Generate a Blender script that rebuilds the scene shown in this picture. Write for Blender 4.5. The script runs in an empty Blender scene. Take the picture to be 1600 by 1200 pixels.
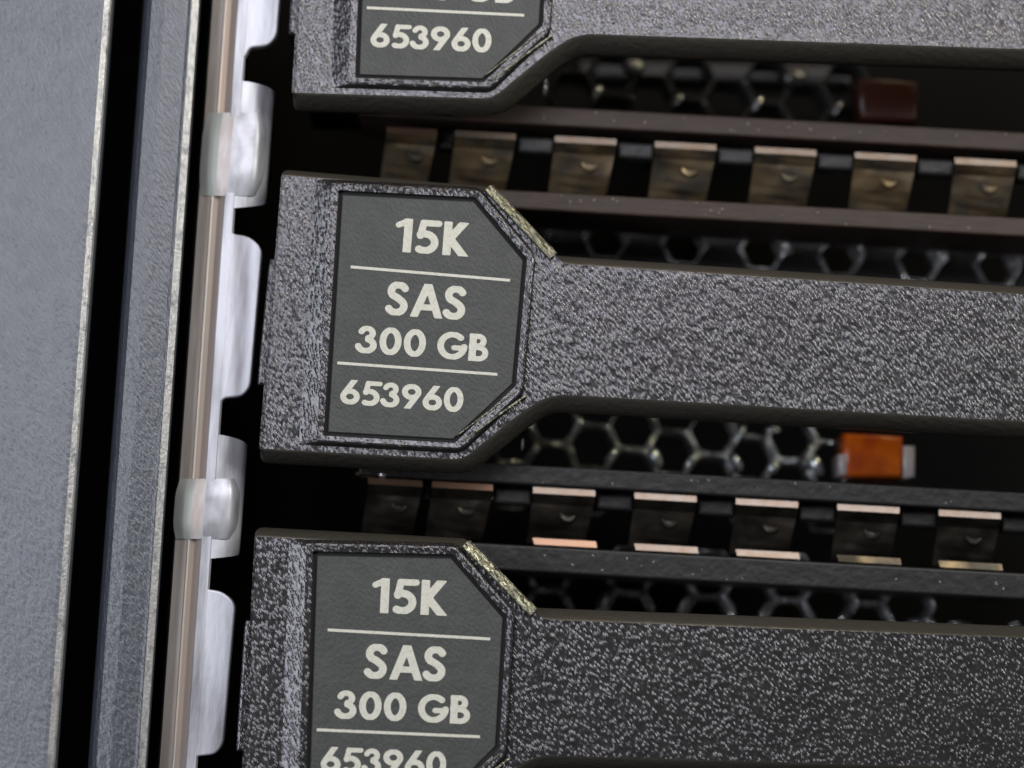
import bpy, bmesh, math, random
import numpy as np
from mathutils import Vector, Matrix
random.seed(7)
R = math.radians
sc = bpy.context.scene

# ---------------------------------------------------------------- camera
# scale: 1 unit = 3.2 mm; the carriers' faces lie in the plane y = 0, camera on the -y side
DIST, PITCH, ROLL, FPX = 37.0, R(6.7), R(3.05), 3700.0
fwd = Vector((0, math.cos(PITCH), math.sin(PITCH)))
right0 = Vector((1, 0, 0)); up0 = right0.cross(fwd)
cr, sr = math.cos(ROLL), math.sin(ROLL)
right = right0 * cr + up0 * sr            # picture right seen in the world
up = up0 * cr - right0 * sr
cam_loc = -fwd * DIST
cam = bpy.data.cameras.new('camera'); cam_o = bpy.data.objects.new('camera', cam)
sc.collection.objects.link(cam_o); sc.camera = cam_o
M3 = Matrix((right, up, -fwd)).transposed()
cam_o.matrix_world = Matrix.Translation(cam_loc) @ M3.to_4x4()
cam.sensor_width = 36; cam.lens = 36 * FPX / 1600
cam.clip_start = 0.5; cam.clip_end = 500
cam.dof.use_dof = True; cam.dof.focus_distance = DIST
cam.dof.aperture_fstop = (cam.lens * 0.001) / (2 * 0.6)

def W(px, py, y=0.0):
    """point of the plane at depth y that the photograph shows at (px, py)"""
    d = fwd * FPX + right * (px - 800) - up * (py - 600)
    t = (y - cam_loc.y) / d.y
    p = cam_loc + d * t
    return Vector((p.x, y, p.z))

# ---------------------------------------------------------------- world and lamps
w = bpy.data.worlds.new('World'); sc.world = w; w.use_nodes = True
bgn = w.node_tree.nodes['Background']
bgn.inputs[0].default_value = (0.95, 0.92, 0.88, 1); bgn.inputs[1].default_value = 0.08
def area(name, loc, target, sx, sy, power, col):
    l = bpy.data.lights.new(name, 'AREA'); l.shape = 'RECTANGLE'; l.size = sx; l.size_y = sy
    l.energy = power; l.color = col
    o = bpy.data.objects.new(name, l); sc.collection.objects.link(o)
    o.location = loc
    o.rotation_euler = (Vector(target) - Vector(loc)).to_track_quat('-Z', 'Y').to_euler()
    return o
for xc in (-50, -40, -30):  # window light split into separate strips to give the grain more contrast
    area('window_light', (xc, -44, -4), (0, 0, 0), 5, 40, 7400, (0.88, 0.92, 1.0))
for zc, x0, pw in ((13.0, 4, 4000), (20, 1, 5000), (27, 2, 4500), (34, 4, 4500)):  # unseen strip lights, added to strike glints from the plastic grain
    cp = area('glint_strip_light', (x0, -46, zc), (x0*0.3, 0, 0), 32, 2.2, pw, (0.93, 0.92, 1.0))
    cp.rotation_euler.rotate_axis('Z', R(14))
area('side_lamp', (29, -28, 19), (-5, 0, 2), 6, 26, 11000, (1.0, 0.98, 0.94))
area('yellow_lamp', (31, -28, 36), (0, 0, 0), 6, 10, 4500, (1.0, 0.90, 0.40))
area('warm_room_lamp', (8, -14, 46), (0, 0, 0), 18, 8, 4500, (1.0, 0.72, 0.50))
sc.view_settings.view_transform = 'Standard'; sc.view_settings.look = 'None'
sc.view_settings.gamma = 1; sc.view_settings.exposure = 0
sc.cycles.max_bounces = 6

# ---------------------------------------------------------------- materials
def mat(name, col, rough=0.5, metal=0.0, spec=0.5, bump=None, var=None, emit=None, trans=0.0, ior=1.45):
    m = bpy.data.materials.new(name); m.use_nodes = True
    nt = m.node_tree; b = nt.nodes['Principled BSDF']
    b.inputs['Base Color'].default_value = (*col, 1)
    b.inputs['Roughness'].default_value = rough
    b.inputs['Metallic'].default_value = metal
    b.inputs['Specular IOR Level'].default_value = spec
    b.inputs['IOR'].default_value = ior
    if name.startswith('pebbled'): b.inputs['Specular Tint'].default_value = (0.97, 0.95, 1.0, 1)
    b.inputs['Transmission Weight'].default_value = trans
    tc = nt.nodes.new('ShaderNodeTexCoord')
    if bump:
        h = None
        for (scale, stretch, ang, amt, dist, detail, lo, hi) in bump:
            mp = nt.nodes.new('ShaderNodeMapping'); mp.vector_type = 'TEXTURE'
            mp.inputs['Rotation'].default_value = (0, R(ang), 0)
            mp.inputs['Scale'].default_value = (1, 1, stretch)
            nt.links.new(tc.outputs['Object'], mp.inputs['Vector'])
            if detail == 'domes':
                n = nt.nodes.new('ShaderNodeTexVoronoi'); n.inputs['Scale'].default_value = scale; n.feature = 'SMOOTH_F1'
                n.inputs['Smoothness'].default_value = 0.35
            else:
                n = nt.nodes.new('ShaderNodeTexNoise'); n.inputs['Scale'].default_value = scale
                n.inputs['Detail'].default_value = detail; n.inputs['Roughness'].default_value = 0.5
            nt.links.new(mp.outputs[0], n.inputs['Vector'])
            mr = nt.nodes.new('ShaderNodeMapRange'); mr.inputs['From Min'].default_value = lo; mr.inputs['From Max'].default_value = hi
            mr.interpolation_type = 'SMOOTHSTEP'
            nt.links.new(n.outputs['Distance' if detail == 'domes' else 'Fac'], mr.inputs['Value'])
            bp = nt.nodes.new('ShaderNodeBump'); bp.inputs['Strength'].default_value = amt; bp.inputs['Distance'].default_value = dist
            nt.links.new(mr.outputs[0], bp.inputs['Height'])
            if h: nt.links.new(h, bp.inputs['Normal'])
            h = bp.outputs['Normal']
        nt.links.new(h, b.inputs['Normal'])
    if var:
        scale, stretch, ang, col2, lo, hi = var[:6]
        mp = nt.nodes.new('ShaderNodeMapping'); mp.vector_type = 'TEXTURE'
        mp.inputs['Rotation'].default_value = (0, R(ang), 0); mp.inputs['Scale'].default_value = (1, 1, stretch)
        nt.links.new(tc.outputs['Object'], mp.inputs['Vector'])
        n = nt.nodes.new('ShaderNodeTexNoise'); n.inputs['Scale'].default_value = scale; n.inputs['Detail'].default_value = 5
        nt.links.new(mp.outputs[0], n.inputs['Vector'])
        mr = nt.nodes.new('ShaderNodeMapRange'); mr.inputs['From Min'].default_value = lo; mr.inputs['From Max'].default_value = hi
        nt.links.new(n.outputs['Fac'], mr.inputs['Value'])
        mx = nt.nodes.new('ShaderNodeMix'); mx.data_type = 'RGBA'
        mx.inputs['A'].default_value = (*col, 1); mx.inputs['B'].default_value = (*col2, 1)
        nt.links.new(mr.outputs[0], mx.inputs['Factor']); nt.links.new(mx.outputs['Result'], b.inputs['Base Color'])
        if len(var) > 6:
            rr = nt.nodes.new('ShaderNodeMapRange'); rr.inputs['To Min'].default_value = rough; rr.inputs['To Max'].default_value = var[6]
            nt.links.new(mr.outputs[0], rr.inputs['Value']); nt.links.new(rr.outputs[0], b.inputs['Roughness'])
    return m

PEB = (28.0, 3.0, -28, 1.0, 0.0082, 'domes', 0.62, 0.05)
MAT = {
 'pebble': mat('pebbled_black_plastic', (0.0115, 0.0112, 0.0118), 0.24, spec=0.85, bump=[PEB, (10, 2, -28, 0.3, 0.02, 1, 0.3, 0.7)], var=(1.2, 1, 0, (0.015, 0.0145, 0.0145), 0.4, 0.6)),
 'smooth': mat('smooth_black_plastic', (0.030, 0.028, 0.023), 0.42, bump=[(9, 2, -28, 0.25, 0.03, 3, 0.3, 0.7)]),
 'facet': mat('clipped_corner_plastic', (0.17, 0.165, 0.115), 0.30, metal=0.5, spec=1.0, bump=[(22, 2.6, -40, 1.0, 0.016, 2, 0.35, 0.7)], var=(17, 2.6, -38, (0.03, 0.03, 0.02), 0.42, 0.62)),  # yellowish lamp glint on black plastic, put into the colour
 'groove': mat('matte_black_groove', (0.004, 0.004, 0.004), 0.8),
 'label': mat('dark_grey_label', (0.033, 0.036, 0.033), 0.5, spec=0.35, bump=[(22, 1.8, -28, 0.25, 0.02, 2, 0.3, 0.7)], var=(3.0, 1, 0, (0.042, 0.045, 0.042), 0.35, 0.65)),
 'print': mat('cream_print', (0.43, 0.425, 0.37), 0.55, bump=[(22, 1.8, -28, 0.2, 0.02, 2, 0.3, 0.7)], var=(14, 1, 0, (0.36, 0.36, 0.30), 0.45, 0.72)),
 'panel': mat('grey_painted_metal', (0.062, 0.069, 0.085), 0.38, spec=0.8, bump=[(24.0, 2.4, -32, 0.7, 0.010, 3, 0.3, 0.7)], var=(5, 1.5, 30, (0.077, 0.085, 0.102), 0.35, 0.65)),
 'trim': mat('dark_grey_painted_metal', (0.026, 0.030, 0.040), 0.34, spec=0.9, bump=[(24.0, 2.6, -32, 0.6, 0.010, 3, 0.3, 0.7)], var=(5, 1.5, 30, (0.036, 0.041, 0.053), 0.35, 0.65)),
 'lit_edge': mat('highlight_paint_edge', (0.36, 0.36, 0.36), 0.40, metal=0.5, bump=[(30, 2.2, -40, 0.5, 0.006, 2, 0.3, 0.7)], var=(9, 2, -35, (0.17, 0.175, 0.19), 0.48, 0.72)),  # pale colour paints in the lamp highlight along the rounded edges
 'zinc': mat('zinc_plated_steel', (0.45, 0.46, 0.50), 0.46, metal=0.5, bump=[(9, 3, 0, 0.12, 0.02, 4, 0.3, 0.7)], var=(3.4, 8, 1, (0.19, 0.185, 0.20), 0.42, 0.68)),
 'clip': mat('highlight_spring_steel', (0.40, 0.41, 0.44), 0.40, metal=0.45, var=(4, 2, 2, (0.25, 0.25, 0.27), 0.4, 0.65)),
 'clip_dull': mat('dull_side_spring_steel', (0.26, 0.275, 0.26), 0.5, metal=0.4),
 'clip_warm': mat('warm_reflection_spring_steel', (0.30, 0.26, 0.24), 0.5, metal=0.4, var=(4, 3, 2, (0.42, 0.40, 0.4), 0.4, 0.65)),
 'warm': mat('warm_reflection_steel', (0.29, 0.27, 0.255), 0.52, metal=0.4, bump=[(4, 8, 0, 0.2, 0.02, 3, 0.3, 0.7)], var=(3, 8, 2, (0.20, 0.175, 0.155), 0.35, 0.65)),  # warm reflection on the rail, painted into the steel's colour
 'brown_streak': mat('brown_reflection_steel', (0.27, 0.215, 0.185), 0.55, metal=0.3, var=(3, 8, 2, (0.22, 0.19, 0.17), 0.35, 0.65)),  # brown band of the rail's reflection, also painted in
 'warm_lit': mat('highlight_crease_steel', (0.34, 0.32, 0.30), 0.5, metal=0.4, var=(8, 3, 2, (0.42, 0.34, 0.29), 0.4, 0.65)),  # thin highlight on the crease, put into the colour
 'brown': mat('brown_black_steel', (0.034, 0.021, 0.016), 0.5, spec=0.3, metal=0.0, bump=[(4, 0.12, 0, 0.2, 0.02, 3, 0.3, 0.7)], var=(2.5, .3, 0, (0.024, 0.016, 0.012), 0.35, 0.65)),
 'blackrail': mat('black_steel', (0.010, 0.0095, 0.009), 0.45, spec=0.35, metal=0, bump=[(6, 1, 0, 0.3, 0.02, 3, 0.3, 0.7)]),
 'lip': mat('bare_cut_steel_edge', (0.27, 0.225, 0.185), 0.36, metal=0.7, var=(6, 1, 0, (0.25, 0.18, 0.13), 0.4, 0.65)),
 'lip_copper': mat('copper_toned_steel_edge', (0.40, 0.24, 0.16), 0.36, metal=0.8),
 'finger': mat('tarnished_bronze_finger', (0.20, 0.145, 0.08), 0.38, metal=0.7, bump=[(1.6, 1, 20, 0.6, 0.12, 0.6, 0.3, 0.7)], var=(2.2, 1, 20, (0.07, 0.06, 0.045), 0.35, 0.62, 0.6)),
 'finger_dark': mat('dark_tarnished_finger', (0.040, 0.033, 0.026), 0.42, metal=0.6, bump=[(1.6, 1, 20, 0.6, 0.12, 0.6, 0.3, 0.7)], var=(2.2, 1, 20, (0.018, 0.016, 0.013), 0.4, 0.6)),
 'grille': mat('lit_grille_plastic', (0.70, 0.71, 0.74), 0.24, metal=0.85, bump=[(4, 1, 0, 1.0, 0.14, 2, 0.3, 0.7)]),  # grille lightened so its lit webs are in the colour
 'grille_bright': mat('highlight_grille', (0.72, 0.72, 0.74), 0.26, metal=0.8, bump=[(4, 1, 0, 1.0, 0.14, 2, 0.3, 0.7)]),  # same grille with highlights painted in, for rims and lower vent
 'grille_dim': mat('shaded_grille_plastic', (0.10, 0.10, 0.105), 0.22, metal=0.6, bump=[(5, 1, 0, 0.5, 0.06, 3, 0.3, 0.7)]),  # same grille darkened, shade of the upper vent in the colour
 'grille_dark': mat('dark_grille_plastic', (0.012, 0.012, 0.013), 0.4, spec=0.4),
 'void': mat('unlit_black_interior', (0.003, 0.003, 0.003), 0.9, spec=0.1),  # near-black colour standing in for deep shade in gaps and cage
 'amber': mat('amber_lens', (0.75, 0.16, 0.01), 0.25, spec=0.6, var=(2.5, 1, 0, (0.45, 0.07, 0.008), 0.35, 0.7)),
 'amber_dark': mat('dull_amber_lens', (0.035, 0.010, 0.006), 0.35),
 'clear': mat('frosted_clear_plastic', (0.55, 0.50, 0.50), 0.25, spec=0.7),
 'pin': mat('pin_and_glint_metal', (0.75, 0.80, 0.85), 0.2, metal=0.8),  # contact pins, and painted glints on the grille
 'dust': mat('pale_dust', (0.55, 0.52, 0.45), 0.7),
}

# ---------------------------------------------------------------- helpers
def link(name, me, m, parent=None):
    o = bpy.data.objects.new(name, me); sc.collection.objects.link(o)
    for mm in (m if isinstance(m, (list, tuple)) else [m]): me.materials.append(MAT[mm])
    if parent: o.parent = parent
    return o
def thing(name, label, cat, loc=(0, 0, 0), group=None):
    o = bpy.data.objects.new(name, None); sc.collection.objects.link(o)
    o.empty_display_size = 0.5; o.location = loc
    o['label'] = label; o['category'] = cat
    if group: o['group'] = group
    return o
def from_bm(name, bm, m, parent=None, smooth=False):
    bmesh.ops.recalc_face_normals(bm, faces=bm.faces[:])
    me = bpy.data.meshes.new(name); bm.to_mesh(me); bm.free()
    if smooth:
        for p in me.polygons: p.use_smooth = True
    return link(name, me, m, parent)
def inset(poly, d):
    """offset a closed 2d polygon inwards by d (number or one per edge); works on (x, z) clockwise or not"""
    n = len(poly); A = sum(poly[i][0]*poly[(i+1) % n][1] - poly[(i+1) % n][0]*poly[i][1] for i in range(n))
    sg = 1 if A > 0 else -1
    ds = d if isinstance(d, (list, tuple)) else [d]*n
    lines = []
    for i in range(n):
        a, b = Vector(poly[i]), Vector(poly[(i+1) % n]); t = (b-a).normalized(); nrm = Vector((-t.y, t.x))*sg
        lines.append((a + nrm*ds[i], t))
    out = []
    for i in range(n):
        (p, t), (q, u) = lines[i-1], lines[i]
        den = t.x*u.y - t.y*u.x
        if abs(den) < 1e-4: out.append((q.x, q.y)); continue
        s = ((q.x-p.x)*u.y - (q.y-p.y)*u.x)/den
        out.append((p.x+t.x*s, p.y+t.y*s))
    return out
def round_poly(poly, rad, seg=5):
    n = len(poly); out = []
    rs = rad if isinstance(rad, (list, tuple)) else [rad]*n
    for i in range(n):
        p, a, b = Vector(poly[i]), Vector(poly[i-1]), Vector(poly[(i+1) % n])
        r = min(rs[i], (a-p).length*0.45, (b-p).length*0.45)
        if r < 1e-4: out.append(tuple(p)); continue
        s, e = p+(a-p).normalized()*r, p+(b-p).normalized()*r
        for k in range(seg+1):
            t = k/seg; out.append(tuple(s*(1-t)**2 + p*2*t*(1-t) + e*t*t))
    return out
def loft(rings, cap_front=True, cap_back=False, mats=None, bm=None):
    """rings: list of (poly2d, y) of equal length; returns bmesh with walls; mats: material index per band, last = cap"""
    bm = bm or bmesh.new(); vs = []
    for poly, y in rings:
        ys = y if isinstance(y, (list, tuple)) else [y]*len(poly)
        vs.append([bm.verts.new((p[0], yy, p[1])) for p, yy in zip(poly, ys)])
    n = len(vs[0])
    for k in range(len(vs)-1):
        for i in range(n):
            f = bm.faces.new((vs[k][i], vs[k][(i+1) % n], vs[k+1][(i+1) % n], vs[k+1][i]))
            if mats: f.material_index = mats[k]
    if cap_front:
        f = bm.faces.new(vs[-1]);
        if mats: f.material_index = mats[-1]
    if cap_back: bm.faces.new(vs[0][::-1])
    return bm
def prism(poly, y0, y1, bev=0.0, bm=None, seg=3):
    """solid between depth y0 (back) and y1 (front, smaller y), front edge rounded"""
    rings = [(poly, y0)]
    if bev > 0:
        for k in range(seg+1):
            a = k/seg*math.pi/2
            rings.append((inset(poly, bev*(1-math.cos(a))) if k else poly, y1 + bev*(1-math.sin(a))))
    else: rings.append((poly, y1))
    return loft(rings, True, True, bm=bm)
def px_poly(pts, y): return [(W(px, py, y).x, W(px, py, y).z) for px, py in pts]

# ================================================================ lettering (drawn as strokes, cut out of a field)
def arc(cx, cy, rx, ry, a0, a1, n=22):
    return [(cx+rx*math.cos(R(a0+(a1-a0)*k/n)), cy+ry*math.sin(R(a0+(a1-a0)*k/n))) for k in range(n+1)]
T = 0.106   # half a stroke, for a capital height of 1
def glyph(c):
    """-> (advance width, [(polyline, half stroke)])"""
    h = T
    if c == '1': return 0.40, [([(0.25, -0.2), (0.25, 1.2)], h*1.08), ([(-0.02, 0.80), (0.23, 0.93)], h*0.8)]
    if c == '0': return 0.72, [(arc(0.34, 0.5, 0.245, 0.41, 0, 360, 44), h)]
    if c == '5': return 0.70, [([(0.62, 0.915), (0.21, 0.915), (0.14, 0.52)], h*0.92), (arc(0.27, 0.335, 0.275, 0.25, 118, -122), h)]
    if c == '3': return 0.64, [(arc(0.27, 0.735, 0.185, 0.175, 165, -75, 20), h*0.93), (arc(0.26, 0.30, 0.245, 0.215, 75, -165, 22), h)]
    if c == '6': return 0.70, [(arc(0.34, 0.315, 0.245, 0.225, 0, 360, 40), h), ([(0.50, 1.06), (0.135, 0.44)], h)]
    if c == '9': return 0.70, [(arc(0.33, 0.685, 0.245, 0.225, 0, 360, 40), h), ([(0.17, -0.06), (0.535, 0.56)], h)]
    if c == 'K': return 0.76, [([(0.13, -0.2), (0.13, 1.2)], h*1.08), ([(0.64, 1.10), (0.20, 0.50), (0.68, -0.10)], h*1.05)]
    if c == 'S': return 0.66, [(arc(0.325, 0.725, 0.205, 0.19, 28, 235, 20)[:-1] + [(0.33, 0.515)] + arc(0.285, 0.285, 0.225, 0.20, 55, -152, 20)[0:], h)]
    if c == 'A': return 0.86, [([(0.04, -0.15), (0.44, 1.0)], h*1.02), ([(0.84, -0.15), (0.44, 1.0)], h*1.02), ([(0.22, 0.30), (0.66, 0.30)], h*0.85)]
    if c == 'G': return 0.92, [(arc(0.46, 0.5, 0.375, 0.41, 48, 358, 36), h), ([(0.52, 0.43), (0.84, 0.43)], h*0.88)]
    if c == 'B': return 0.66, [([(0.13, -0.2), (0.13, 1.2)], h*1.08), ([(0.1, 0.91), (0.30, 0.91)] + arc(0.30, 0.735, 0.165, 0.175, 90, -90, 12) + [(0.1, 0.56)], h*0.9), ([(0.1, 0.50), (0.33, 0.50)] + arc(0.33, 0.295, 0.215, 0.205, 90, -90, 14) + [(0.1, 0.09)], h*0.9)]
    return 0.30, []
CAPW = {'S': (0.66)}
def text_mesh(name, s, height, width):
    """flat print of string s, capital height and total width given, centred on the origin in x, z"""
    strokes = []; x = 0
    for c in s:
        adv, st = glyph(c)
        for pl, hw in st: strokes.append((np.array([(px+x, pz) for px, pz in pl]), hw))
        x += adv + (0.055 if c != ' ' else 0)
    x -= 0.055
    step = 0.026; nx = int((x+0.3)/step)+2; nz = int(1.16/step)+2
    X, Z = np.meshgrid(-0.15+np.arange(nx)*step, -0.08+np.arange(nz)*step)
    F = np.full(X.shape, 9.0)
    for P, hw in strokes:
        for a, b in zip(P[:-1], P[1:]):
            d = b-a; L2 = max(1e-9, (d**2).sum())
            t = np.clip(((X-a[0])*d[0]+(Z-a[1])*d[1])/L2, 0, 1)
            F = np.minimum(F, np.hypot(X-a[0]-t*d[0], Z-a[1]-t*d[1])-hw)
    F = np.maximum(F, np.maximum(-Z-0.004, Z-1.004))     # flat heads and feet
    sx = width/x; sz = height
    verts = []; faces = []; idx = {}
    def V(x_, z_):
        k = (round(x_, 5), round(z_, 5))
        if k not in idx: idx[k] = len(verts); verts.append(((x_-x/2)*sx, 0, (z_-0.5)*sz))
        return idx[k]
    for j in range(nz-1):
        i = 0
        while i < nx-1:
            c = [(X[j, i], Z[j, i], F[j, i]), (X[j, i+1], Z[j, i+1], F[j, i+1]), (X[j+1, i+1], Z[j+1, i+1], F[j+1, i+1]), (X[j+1, i], Z[j+1, i], F[j+1, i])]
            if all(q[2] < 0 for q in c):
                k = i
                while k < nx-1 and F[j, k+1] < 0 and F[j+1, k+1] < 0: k += 1
                faces.append((V(X[j, i], Z[j, i]), V(X[j, k], Z[j, k]), V(X[j+1, k], Z[j+1, k]), V(X[j+1, i], Z[j+1, i]))); i = max(k, i+1); continue
            if any(q[2] < 0 for q in c):
                poly = []
                for q in range(4):
                    a, b = c[q], c[(q+1) % 4]
                    if a[2] < 0: poly.append(V(a[0], a[1]))
                    if (a[2] < 0) != (b[2] < 0):
                        t = a[2]/(a[2]-b[2]); poly.append(V(a[0]+(b[0]-a[0])*t, a[1]+(b[1]-a[1])*t))
                poly = list(dict.fromkeys(poly))
                if len(poly) > 2: faces.append(tuple(poly))
            i += 1
    me = bpy.data.meshes.new(name); me.from_pydata(verts, [], [f for f in faces]); me.update()
    return me

# ================================================================ drive carriers
# the middle carrier is traced, the others are copies of it, each sitting a little differently in its bay
def mid(a, b): return ((a[0]+b[0])/2, (a[1]+b[1])/2)
C_MID, C_TOP, C_LOW = (652, 576), (696, 18), (622.4, 1145.7)      # middle of the lower ruled line on each label
o_mid = W(*C_MID)
ax = (W(777, 585) - W(527, 567)).normalized(); ang_mid = math.atan2(ax.z, ax.x)
def L(px, py, y=0.0):
    """photo point on the middle carrier -> its own frame (x along the label's lines, z up)"""
    p = W(px, py, y) - o_mid; c, s = math.cos(-ang_mid), math.sin(-ang_mid)
    return (p.x*c - p.z*s, p.x*s + p.z*c)
def LP(pts, y=0.0): return [L(a, b, y) for a, b in pts]

def build_carrier(label, group):
    root = thing('drive_carrier', label, 'drive carrier', o_mid, group)
    root.rotation_euler = (0, -ang_mid, 0)
    # --- front: one outline, head and arm; bands roll over into the sides
    outer = LP([(437, 256), (762, 283), (868, 392), (2100, 474), (2100, 710), (866, 638), (829, 660), (733, 737), (402, 719)])
    #            head top   facet        arm top      right      arm low      neck      clipped    head low    left
    e = [0.17, 0.05, 0.19, 0.0, 0.23, 0.22, 0.22, 0.19, 0.045]
    r = [0.14, 0.05, 0.05, 0, 0, 0.25, 0.22, 0.22, 0.12]
    o_r = round_poly(outer, r, 4)
    # edge widths follow the rounding
    ee = []
    for i in range(len(outer)):
        k = 1 if r[i] < 1e-4 else 5
        prev, cur = e[i-1], e[i]
        for q in range(k): ee.append(cur if k == 1 or q == k-1 else (prev + (cur-prev)*(q+0.5)/(k-1)))
    rings = [(o_r, 0.58), (o_r, 0.45), (inset(o_r, [v*0.12 for v in ee]), 0.34), (inset(o_r, [v*0.42 for v in ee]), 0.20),
             (inset(o_r, [v*0.80 for v in ee]), 0.085), (inset(o_r, ee), 0.05)]
    bm = loft(rings, True, True, mats=[0, 0, 0, 0, 0, 1])
    body = from_bm('body', bm, ['smooth', 'pebble'], root)
    for p in body.data.polygons: p.use_smooth = p.material_index == 0 and len(p.vertices) == 4
    # --- raised eight-sided bezel round the label, sloped on its outside
    lab = LP([(535, 304.5), (740, 315), (817, 407), (800, 600), (708, 686), (512.5, 675)])
    g1 = inset(lab, -0.035); g2 = inset(lab, -0.065)
    b_in = g2; b_out = inset(lab, [-0.185, -0.175, -0.17, -0.21, -0.165, -0.20][::1])
    b_foot = inset(lab, [-0.25, -0.23, -0.20, -0.26, -0.22, -0.46])
    def rr(p, k=0.05): return round_poly(p, k, 3)
    bm = loft([(rr(b_foot, .12), 0.055), (rr(b_out, .10), -0.035), (rr(inset(b_out, 0.03), .08), -0.045), (rr(b_in, .03), -0.035), (rr(g2, .03), 0.06)], False)
    from_bm('bezel', bm, 'pebble', root)
    # groove floor and label plate
    bm = loft([(rr(inset(g2, -0.012), .03), 0.046)], True)
    from_bm('groove', bm, 'groove', root)
    bm = loft([(rr(lab, .02), 0.046), (rr(lab, .02), 0.012), (rr(inset(lab, 0.012), .02), 0.0)], True)
    lb = from_bm('label', bm, 'label', root)
    txt_a = 0.0
    for s, (cx, cy), hgt, wid in (('15K', (679, 371), 0.535, 1.13), ('SAS', (667, 470), 0.53, 1.27), ('300 GB', (662, 537), 0.43, 2.06), ('653960', (629, 618.5), 0.385, 1.93)):
        me = text_mesh('lettering', s, hgt, wid)
        o = link('lettering', me, 'print', lb); x, z = L(cx, cy); o.location = (x, -0.004, z)
    for (a, b) in (((548, 417), (797, 438)), ((527, 567), (777, 585))):
        p, q = Vector(L(*a)), Vector(L(*b)); t = (q-p).normalized(); n = Vector((-t.y, t.x))*0.022
        bm = bmesh.new(); bm.faces.new([bm.verts.new((v.x, -0.004, v.y)) for v in (p-n, q-n, q+n, p+n)])
        from_bm('ruled_line', bm, 'print', lb)
    # --- bright clipped corner above the neck
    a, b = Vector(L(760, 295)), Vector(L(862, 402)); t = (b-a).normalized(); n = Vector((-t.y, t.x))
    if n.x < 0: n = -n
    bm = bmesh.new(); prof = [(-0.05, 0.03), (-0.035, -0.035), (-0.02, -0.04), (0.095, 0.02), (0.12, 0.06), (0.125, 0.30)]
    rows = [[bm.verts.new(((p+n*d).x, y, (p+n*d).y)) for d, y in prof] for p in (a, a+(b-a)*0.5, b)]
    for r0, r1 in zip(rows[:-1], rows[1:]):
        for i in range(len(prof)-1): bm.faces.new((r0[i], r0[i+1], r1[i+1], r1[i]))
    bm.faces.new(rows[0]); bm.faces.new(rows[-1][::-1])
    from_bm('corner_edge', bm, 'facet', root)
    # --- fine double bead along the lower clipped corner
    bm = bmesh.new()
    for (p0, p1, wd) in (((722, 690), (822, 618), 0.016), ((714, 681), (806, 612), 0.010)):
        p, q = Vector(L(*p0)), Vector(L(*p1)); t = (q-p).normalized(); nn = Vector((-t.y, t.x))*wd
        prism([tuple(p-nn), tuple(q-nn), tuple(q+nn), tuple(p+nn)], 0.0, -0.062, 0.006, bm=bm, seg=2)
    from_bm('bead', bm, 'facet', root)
    # --- dark sled behind the head
    from_bm('sled', prism(LP([(440, 290), (700, 308), (690, 700), (420, 690)], 0.57), 3.4, 0.57, 0), 'void', root)
    # --- rib on the left side
    bm = prism(LP([(422, 404), (440, 404), (424, 602), (402, 602), (405, 560), (419, 420)], 0.4), 1.2, 0.38, 0.05)
    from_bm('side_rib', bm, 'pebble', root)
    return root

def hex_cell(bm, cx, cz, s, wall, y0, y1):
    o = [(cx+s*math.cos(R(60*k)), cz+s*math.sin(R(60*k))) for k in range(6)]
    wi = s - wall
    i_ = [(cx+wi*math.cos(R(60*k)), cz+wi*math.sin(R(60*k))) for k in range(6)]
    m_ = [(cx+(wi+wall*.45)*math.cos(R(60*k)), cz+(wi+wall*.45)*math.sin(R(60*k))) for k in range(6)]
    loft([(o, y0+0.03), (m_, y0), (i_, y0+0.04), (i_, y1)], False, False, bm=bm)

def add_hole_plate(root, origin_px, n, pitch, up_h, dn_h, depth):
    inv = root.matrix_world.inverted(); p0 = inv @ W(*origin_px, depth); k = (DIST+depth)/DIST
    bm = bmesh.new(); s = 0.33*k; pt = pitch*k; h = pt/2
    for i in range(n):
        cx, cz = p0.x+i*pt, p0.z
        hexr = lambda q, : [(cx+q*math.cos(R(60*a)), cz+q*math.sin(R(60*a))) for a in range(6)]
        tile = [(cx+h, cz), (cx+h, cz+up_h), (cx-h, cz+up_h), (cx-h, cz), (cx-h, cz-dn_h), (cx+h, cz-dn_h)]
        loft([(tile, depth+0.12), (hexr(s+0.07), depth+0.11), (hexr(s+0.05), depth), (hexr(s), depth+0.03), (hexr(s-0.02), depth+0.8)], False, False, bm=bm, mats=[0, 1, 1, 1])
    bmesh.ops.remove_doubles(bm, verts=bm.verts[:], dist=0.001)
    return from_bm('grille', bm, ['grille_dark', 'grille_bright'], root)  # hole rims get the paler colour as painted highlights
def box_px(name, pts, y0, y1, m, parent, bev=0.03, sm=False):
    inv = parent.matrix_world.inverted() if parent else Matrix()
    poly = [(inv @ W(a, b, y1)) for a, b in pts]
    o = from_bm(name, prism([(p.x, p.z) for p in poly], y0, y1, bev), m, None, sm)
    if parent: o.parent = parent
    return o

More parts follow.
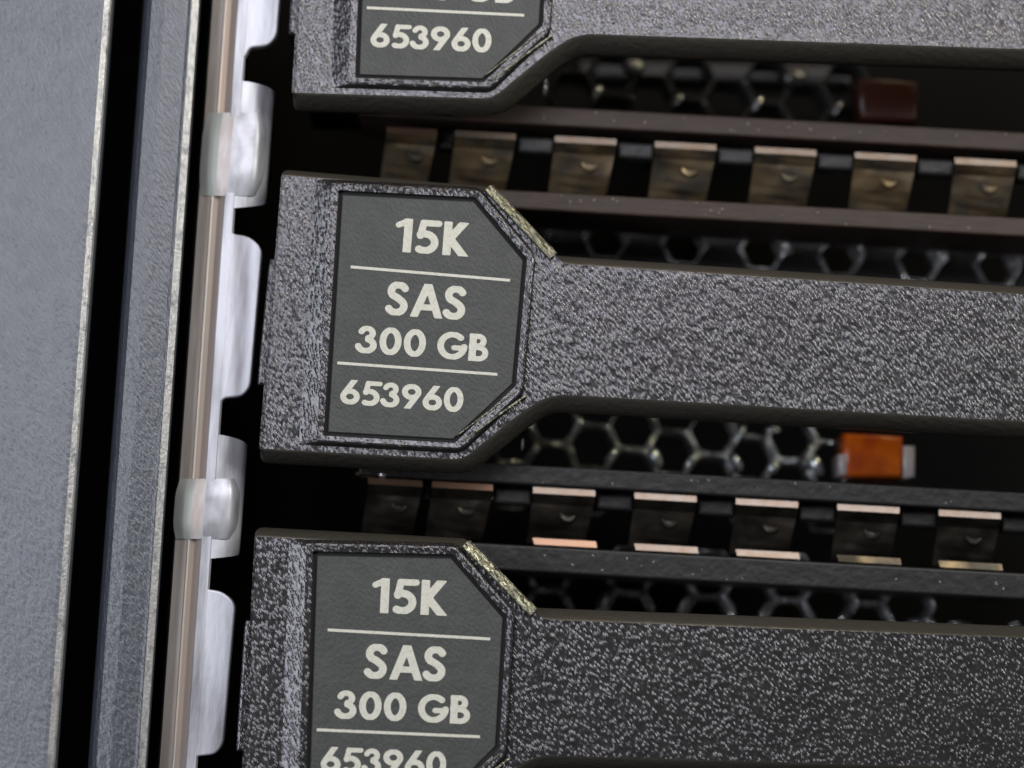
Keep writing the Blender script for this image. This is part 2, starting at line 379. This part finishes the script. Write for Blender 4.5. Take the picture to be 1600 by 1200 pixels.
GRP = 'black drive carriers stacked in the cage'
mid_c = build_carrier('black drive carrier in the middle, its whole 15K SAS 300 GB 653960 label showing', GRP)
def copy_tree(o, parent=None):
    c = o.copy(); sc.collection.objects.link(c); c.parent = parent
    for ch in list(o.children): copy_tree(ch, c)
    return c
top_c = copy_tree(mid_c); low_c = copy_tree(mid_c)
top_c['label'] = 'topmost black drive carrier, only 653960 on its label showing in full'
low_c['label'] = 'lowest black drive carrier with a dark arm, its number line cut off'
def pose(o, c_px, a, b):
    p = W(*c_px); o.location = p; d = W(*b)-W(*a); o.rotation_euler = (0, -math.atan2(d.z, d.x), 0)
pose(top_c, C_TOP, (573.4, 11.9), (818.75, 23.75))
pose(low_c, C_LOW, (509, 985.6), (765.6, 996.7))
bpy.context.view_layer.update()

def add_grille(root, origin_px, xs, rows, depth, side=0.44, wall=0.052, thick=0.9, m='grille'):
    inv = root.matrix_world.inverted(); p0 = inv @ W(*origin_px, depth)
    k = (DIST + depth)/DIST; s = side*k; bm = bmesh.new()
    for i in xs:
        for j in rows:
            cx = p0.x + i*1.5*s; cz = p0.z + j*math.sqrt(3)*s + (math.sqrt(3)/2*s if i % 2 == 0 else 0)
            hex_cell(bm, cx, cz, s, wall*k, depth, depth+thick)
    return from_bm('grille', bm, m, root)
GD = 3.6
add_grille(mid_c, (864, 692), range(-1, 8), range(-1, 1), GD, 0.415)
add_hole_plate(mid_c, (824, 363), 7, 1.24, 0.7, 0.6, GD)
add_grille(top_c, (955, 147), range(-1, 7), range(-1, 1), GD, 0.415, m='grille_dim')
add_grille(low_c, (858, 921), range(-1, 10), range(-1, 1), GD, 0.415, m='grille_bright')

def light_pipe(root, x0, x1, y0, y1, sl, m, mend, dim=False):
    h = y1-y0
    lens = box_px('light_pipe', [(x0, y0), (x1, y0+sl), (x1, y1+sl), (x0, y1)], 3.6, 2.6, m, root, 0.10, True)
    if not dim:
        inv = root.matrix_world.inverted()
        for (a, b, c0, c1) in ((x0-8, x0+6, y0+h*0.50, y1), (x1, x1+19, y0+h*0.30, y1+4)):
            p = [(inv @ W(q, t, 2.6)) for q, t in ((a, c0), (b, c0), (b, c1), (a, c1))]
            e = from_bm('clear_end', prism([(v.x, v.z) for v in p], 3.5, 2.62, 0.06), mend, lens, True)
light_pipe(mid_c, 1320, 1412, 676, 742, 5, 'amber', 'clear')
light_pipe(top_c, 1343, 1436, 120, 185, 5, 'amber_dark', 'clear', True)
def glint_blob(root, px, py, tilt, ln, wd, m='grille_bright'):  # small ellipsoids added to stand in for glints and reflections in the vents
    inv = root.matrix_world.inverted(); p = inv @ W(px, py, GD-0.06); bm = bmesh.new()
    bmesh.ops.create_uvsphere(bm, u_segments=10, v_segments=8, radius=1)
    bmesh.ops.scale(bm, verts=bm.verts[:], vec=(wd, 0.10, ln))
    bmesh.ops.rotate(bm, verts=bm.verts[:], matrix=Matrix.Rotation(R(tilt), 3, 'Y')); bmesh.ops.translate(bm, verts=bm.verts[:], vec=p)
    return from_bm('grille_glint', bm, m, root, True)
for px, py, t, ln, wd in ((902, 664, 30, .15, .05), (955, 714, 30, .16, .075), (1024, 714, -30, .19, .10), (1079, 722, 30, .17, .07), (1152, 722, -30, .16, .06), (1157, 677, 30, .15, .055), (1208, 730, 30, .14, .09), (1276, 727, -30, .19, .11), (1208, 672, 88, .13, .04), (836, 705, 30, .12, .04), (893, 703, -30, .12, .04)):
    glint_blob(mid_c, px, py, t, ln, wd, 'pin')
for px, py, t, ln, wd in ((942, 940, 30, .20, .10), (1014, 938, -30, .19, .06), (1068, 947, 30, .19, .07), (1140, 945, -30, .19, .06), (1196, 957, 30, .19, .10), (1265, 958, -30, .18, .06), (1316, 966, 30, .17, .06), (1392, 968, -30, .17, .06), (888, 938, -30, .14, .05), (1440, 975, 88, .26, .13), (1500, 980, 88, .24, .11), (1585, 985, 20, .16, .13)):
    glint_blob(low_c, px, py, t, ln, wd)
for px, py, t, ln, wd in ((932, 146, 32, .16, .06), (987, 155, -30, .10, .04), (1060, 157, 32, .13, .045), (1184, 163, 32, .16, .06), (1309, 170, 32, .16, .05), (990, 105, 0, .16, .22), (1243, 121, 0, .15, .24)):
    glint_blob(top_c, px, py, t, ln, wd, 'pin' if ln > .12 and wd < .1 else 'grille_dim')
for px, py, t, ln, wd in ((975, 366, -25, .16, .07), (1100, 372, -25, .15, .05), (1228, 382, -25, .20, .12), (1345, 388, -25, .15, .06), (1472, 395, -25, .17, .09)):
    glint_blob(mid_c, px, py, t, ln, wd)
# small bright metal ends that catch the light behind the carriers
def pin(root, px, py, rx, rz, depth, m='pin'):
    inv = root.matrix_world.inverted(); p = inv @ W(px, py, depth); bm = bmesh.new()
    bmesh.ops.create_uvsphere(bm, u_segments=12, v_segments=8, radius=1)
    bmesh.ops.scale(bm, verts=bm.verts[:], vec=(rx, 0.12, rz)); bmesh.ops.translate(bm, verts=bm.verts[:], vec=p)
    return from_bm('contact_pin', bm, m, root, True)
for a in ((633, 172, .14, .07, 1.6), (698, 178, .07, .07, 1.6), (851, 136, .06, .16, 1.8), (562, 173, .03, .03, 1.2)): pin(top_c, *a)
for a in ((598, 742, .10, .05, 1.6), (576, 741, .22, .06, 1.7, 'lip_copper'), (816, 694, .03, .11, 1.5)): pin(mid_c, *a)

# ================================================================ drive cage: frame at the left, dividers, dark back
cage = thing('drive_cage', 'steel drive cage with notched silver frame edge and slotted dividers between the carriers', 'drive cage', (0, 0, 0))
def vx(px600, y): return W(px600, 600, y).x
def column(name, prof, m, parent, z0=-13, z1=13, smooth=True, edge=()):
    """vertical extrusion of an open profile [(px at picture y=600, depth)]"""
    bm = bmesh.new(); a = []; b = []
    for px, y in prof:
        x = vx(px, y); a.append(bm.verts.new((x, y, z0))); b.append(bm.verts.new((x, y, z1)))
    for i in range(len(prof)-1): bm.faces.new((a[i], a[i+1], b[i+1], b[i])).material_index = 1 if i in edge else 0
    me = bpy.data.meshes.new(name); bm.normal_update(); bm.to_mesh(me); bm.free()
    if smooth:
        for p in me.polygons: p.use_smooth = True
    return link(name, me, m, parent)
column('frame_rail', [(288, 3.0), (289, 1.3), (291, 0.67), (309, 0.62)], 'warm', cage, smooth=False)
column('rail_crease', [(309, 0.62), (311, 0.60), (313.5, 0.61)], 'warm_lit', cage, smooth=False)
column('frame_rail', [(313.5, 0.61), (322, 0.66), (330, 0.58)], 'brown_streak', cage, smooth=False)
column('frame_web', [(329, 0.60), (332, 0.55), (346, 0.55), (349, 0.60)], 'zinc', cage, smooth=False)
# notched silver edge: for each bay a flat tab, and between tabs a bellied piece with a spring clip
bays = [(-565, -255, 0), (0, 0, 1), (565, 0, 2)]
def rail_x(py, base): return base + (600-py)*0.0755
def edge_tab(y_top, y_bot):
    x = lambda py, b: rail_x(py, b)
    pts = [(x(y_top, 338), y_top-14), (x(y_top, 342), y_top-12), (x(y_top, 346), y_top-2), (x(y_top, 372), y_top+2), (x(y_top, 392), y_top+20), (x(y_bot, 392), y_bot-14), (x(y_bot, 380), y_bot+1), (x(y_bot, 350), y_bot+4), (x(y_bot, 343), y_bot+18), (x(y_bot, 338), y_bot+20)]
    poly = px_poly(pts, 0.554)
    o = from_bm('edge_tab', prism(round_poly(poly, [0, .05, .08, .12, .16, .12, .14, .07, .05, 0], 4), 0.72, 0.554, 0.03), 'zinc', cage)
def belly(y_top, y_bot):
    """piece between two notches, curving away to the right"""
    bm = bmesh.new(); n = 9; rows = []
    ys = np.linspace(y_top, y_bot, 13)
    for k, py in enumerate(ys):
        row = []
        for i in range(n+1):
            t = i/n; px = rail_x(py, 336 + 58*math.sin(t*math.pi/2)); d = 0.557 + 0.42*(1-math.cos(t*math.pi/2))
            # slanted ends beside the notches
            yy = py
            if k == 0: yy = py + 22*t**1.5
            if k == 12: yy = py - 8*t
            row.append(bm.verts.new(W(px, yy, d)))
        rows.append(row)
    for r0, r1 in zip(rows[:-1], rows[1:]):
        for i in range(n): bm.faces.new((r0[i], r0[i+1], r1[i+1], r1[i]))
    from_bm('edge_belly', bm, 'zinc', cage, True)
def spring_clip(y_top, y_bot):
    """bright bulged clip wrapped over the frame"""
    bm = bmesh.new(); rows = []; n = 16; m_ = 14
    for k in range(m_+1):
        v = k/m_; py = y_top + (y_bot-y_top)*v; ev = min(1, 3*min(v, 1-v))
        ev = math.sin(ev*math.pi/2); row = []
        for i in range(n+1):
            t = i/n; px0 = 287 + 107*t
            edge = math.sin(min(1, 6*min(t, 1-t))*math.pi/2)
            hgt = ev*edge
            base = 0.56
            d = base - 0.06*hgt + 0.14*(1-math.cos((t-0.5)*2.4)) + (0.55*max(0, t-0.80)/0.20)**2*1.1
            sh = (1-ev)*(6 if t < 0.5 else -6)*abs(t-.5)*2
            row.append(bm.verts.new(W(rail_x(py, px0+sh), py, d)))
        rows.append(row)
    for r0, r1 in zip(rows[:-1], rows[1:]):
        for i in range(n):
            f = bm.faces.new((r0[i], r0[i+1], r1[i+1], r1[i])); f.material_index = 1 if i < 4 else (2 if i < 7 else 0)  # dull side, warm reflection and highlight coloured onto one clip
    from_bm('spring_clip', bm, ['clip', 'clip_dull', 'clip_warm'], cage, True)
for t0, t1 in ((-200, 70), (367, 618), (922, 1178), (1488, 1700)): edge_tab(t0, t1)
for t0, t1 in ((126, 326), (678, 874), (1238, 1440)): belly(t0, t1)
for t0, t1 in ((176, 306), (748, 842)): spring_clip(t0, t1)

# dividers
def divider(y_up0, y_dn0, slope, mflange, lips_x, lip_y0, lip_w, face_h, mface, lower=None, first_dim=1):
    D = 1.5
    root = bpy.data.objects.new('divider', None); sc.collection.objects.link(root); root.parent = cage
    y = lambda px, y800: y800 + (px-800)*slope
    def band(x0, x1, ya, yb, depth, back, bev=0.04):
        poly = px_poly([(x0, y(x0, ya)), (x1, y(x1, ya)), (x1, y(x1, yb)), (x0, y(x0, yb))], depth)
        return from_bm('flange', prism(poly, back, depth, bev), mflange, root)
    band(560, 1750, y_up0[0], y_up0[1], D, D+1.6)
    band(560, 1750, y_dn0[0], y_dn0[1], D-0.1, D+1.6)
    # web between the flanges, with openings between the fingers
    for k, (a, b) in enumerate(lips_x):
        ya = lip_y0
        bm = bmesh.new()
        # lip: folded top edge that faces the light
        P = lambda px, yy, d: W(px, y(px, yy), d)
        q = [P(a, ya-1, D+0.055), P(b, ya-1, D+0.055), P(b, ya+8.5, D+0.02), P(a, ya+8.5, D+0.02)]
        vs = [bm.verts.new(v) for v in q]; f = bm.faces.new(vs); f.material_index = 0
        # face: curls back and down, a little narrower at the foot
        prev = vs[3], vs[2]
        for j in range(1, 6):
            t = j/5; dx = 7*t; yy = ya+10+face_h*t; dd = D+0.02+0.75*(t**0.55)
            bul = 0.16*math.sin(t*math.pi); l = bm.verts.new(P(a-dx*1.5, yy, dd-bul*0.3)); r_ = bm.verts.new(P(b-dx*2.4, yy, dd-bul))
            f = bm.faces.new((prev[0], prev[1], r_, l)); f.material_index = 1; prev = (l, r_)
        # small round dimple pressed into the finger
        cx_, cy_ = (a+b)/2 + 6, ya+10+face_h*0.36; dd = D+0.02+0.75*(0.36**0.55)-0.16
        ring = lambda q, d: [bm.verts.new(P(cx_+q*math.cos(R(30*i)), cy_+q*math.sin(R(30*i)), d)) for i in range(12)]
        r1, r2, r3 = ring(15, dd+0.10), ring(12, dd+0.05), ring(7, dd+0.08)
        for ra, rb in ((r1, r2), (r2, r3)):
            for i in range(12): bm.faces.new((ra[i], ra[(i+1) % 12], rb[(i+1) % 12], rb[i])).material_index = 1
        bm.faces.new(r3).material_index = 1
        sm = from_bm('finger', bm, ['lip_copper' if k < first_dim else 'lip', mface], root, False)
        if lower and k >= lower[1]:
            yb = lower[0]
            bm = bmesh.new()
            q = [P(a-1, yb, D+0.02), P(b+1, yb, D+0.02), P(b+3, yb+10, D-0.02), P(a+2, yb+10, D-0.02)]
            bm.faces.new([bm.verts.new(v) for v in q])
            from_bm('lower_lip', bm, 'lip_copper' if k == lower[1] else ('lip' if k < lower[1]+3 else 'finger'), root)
    # dark bridges between fingers
    for (a, b), (c, d) in zip(lips_x[:-1], lips_x[1:]):
        poly = px_poly([(b+2, y(b, lip_y0+2)), (c-2, y(c, lip_y0+2)), (c-2, y(c, lip_y0+28)), (b+2, y(b, lip_y0+28))], D+0.35)
        from_bm('bridge', prism(poly, D+0.7, D+0.35, 0.06), 'blackrail', root)
    return root
lips1 = [(604, 683), (711, 806)] + [(867+156.3*k, 963+156.3*k) for k in range(6)]
divider((163, 193), (297, 326), 0.0545, 'brown', lips1, 209.5, 96, 78, 'finger')
lips2 = [(575, 660), (675, 770)] + [(833+158.5*k, 930+158.5*k) for k in range(6)]
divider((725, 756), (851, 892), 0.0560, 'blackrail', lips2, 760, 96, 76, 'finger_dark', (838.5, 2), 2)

# dark inside of the cage
bm = bmesh.new()
vs = [bm.verts.new(v) for v in ((-9.5, 7, -14), (16, 7, -14), (16, 7, 14), (-9.5, 7, 14))]; bm.faces.new(vs)
from_bm('back_shade_sheet', bm, 'void', cage)
column('inner_shade_sheet', [(352, 0.96), (340, 3), (335, 7.05)], 'void', cage, smooth=False)
# ribbed strip deep inside above the upper divider
strip = from_bm('rear_strip', prism(px_poly([(900, 92), (1330, 100), (1330, 134), (900, 124)], 5.0), 5.6, 5.0, 0.12), 'grille_dark', cage, False)

# ================================================================ chassis: grey panel and trim at the left
ch = thing('server_chassis', 'grey painted metal side panel and darker trim strip left of the drive cage', 'server chassis', (0, 0, 0))
column('side_panel', [(-700, -0.1), (-300, -0.1), (60, -0.1), (112, -0.1), (118, -0.09), (127, -0.035), (130, 0.0), (133, 0.1), (134, 0.5), (134, 4.0)], ['panel', 'lit_edge'], ch, smooth=False, edge=(4, 5))
column('trim_strip', [(181, 4.0), (181, 0.5), (183, 0.22), (187, 0.10), (194, 0.03), (215, 0.02), (240, 0.04), (252, 0.05), (256, 0.035), (258, 0.04), (269, 0.108), (271, 0.2), (272, 0.6), (272, 4.0)], ['trim', 'lit_edge'], ch, smooth=False, edge=(9,))
column('gap_shade_sheet', [(125, 4.0), (190, 4.0)], 'void', ch, smooth=False)
column('gap_shade_sheet', [(262, 3.0), (300, 3.0)], 'void', ch, smooth=False)

# ================================================================ dust
bm = bmesh.new()
def fleck(px, py, d, s):
    p = W(px, py, d); a = random.uniform(0, 3.1)
    u = Vector((math.cos(a), 0, math.sin(a)))*s*random.uniform(0.6, 2.2); v = Vector((-math.sin(a), 0, math.cos(a)))*s*0.5
    f = [bm.verts.new(p+u), bm.verts.new(p+v), bm.verts.new(p-u), bm.verts.new(p-v), bm.verts.new(p+Vector((0, -s*.6, 0)))]
    for i in range(4): bm.faces.new((f[i], f[(i+1) % 4], f[4]))
for _ in range(18): x = random.uniform(820, 1590); fleck(x, random.uniform(166, 190)+(x-800)*.0545, 1.48, .014)
for _ in range(16): x = random.uniform(830, 1590); fleck(x, random.uniform(300, 322)+(x-800)*.0545, 1.38, .014)
for _ in range(10): x = random.uniform(830, 1590); fleck(x, random.uniform(730, 752)+(x-800)*.056, 1.48, .013)
for _ in range(16): x = random.uniform(830, 1590); fleck(x, random.uniform(856, 888)+(x-800)*.056, 1.38, .014)
d_ = from_bm('dust', bm, 'dust'); d_['kind'] = 'stuff'; d_['label'] = 'pale dust flecks on the black and brown divider edges'
d_['category'] = 'dust'
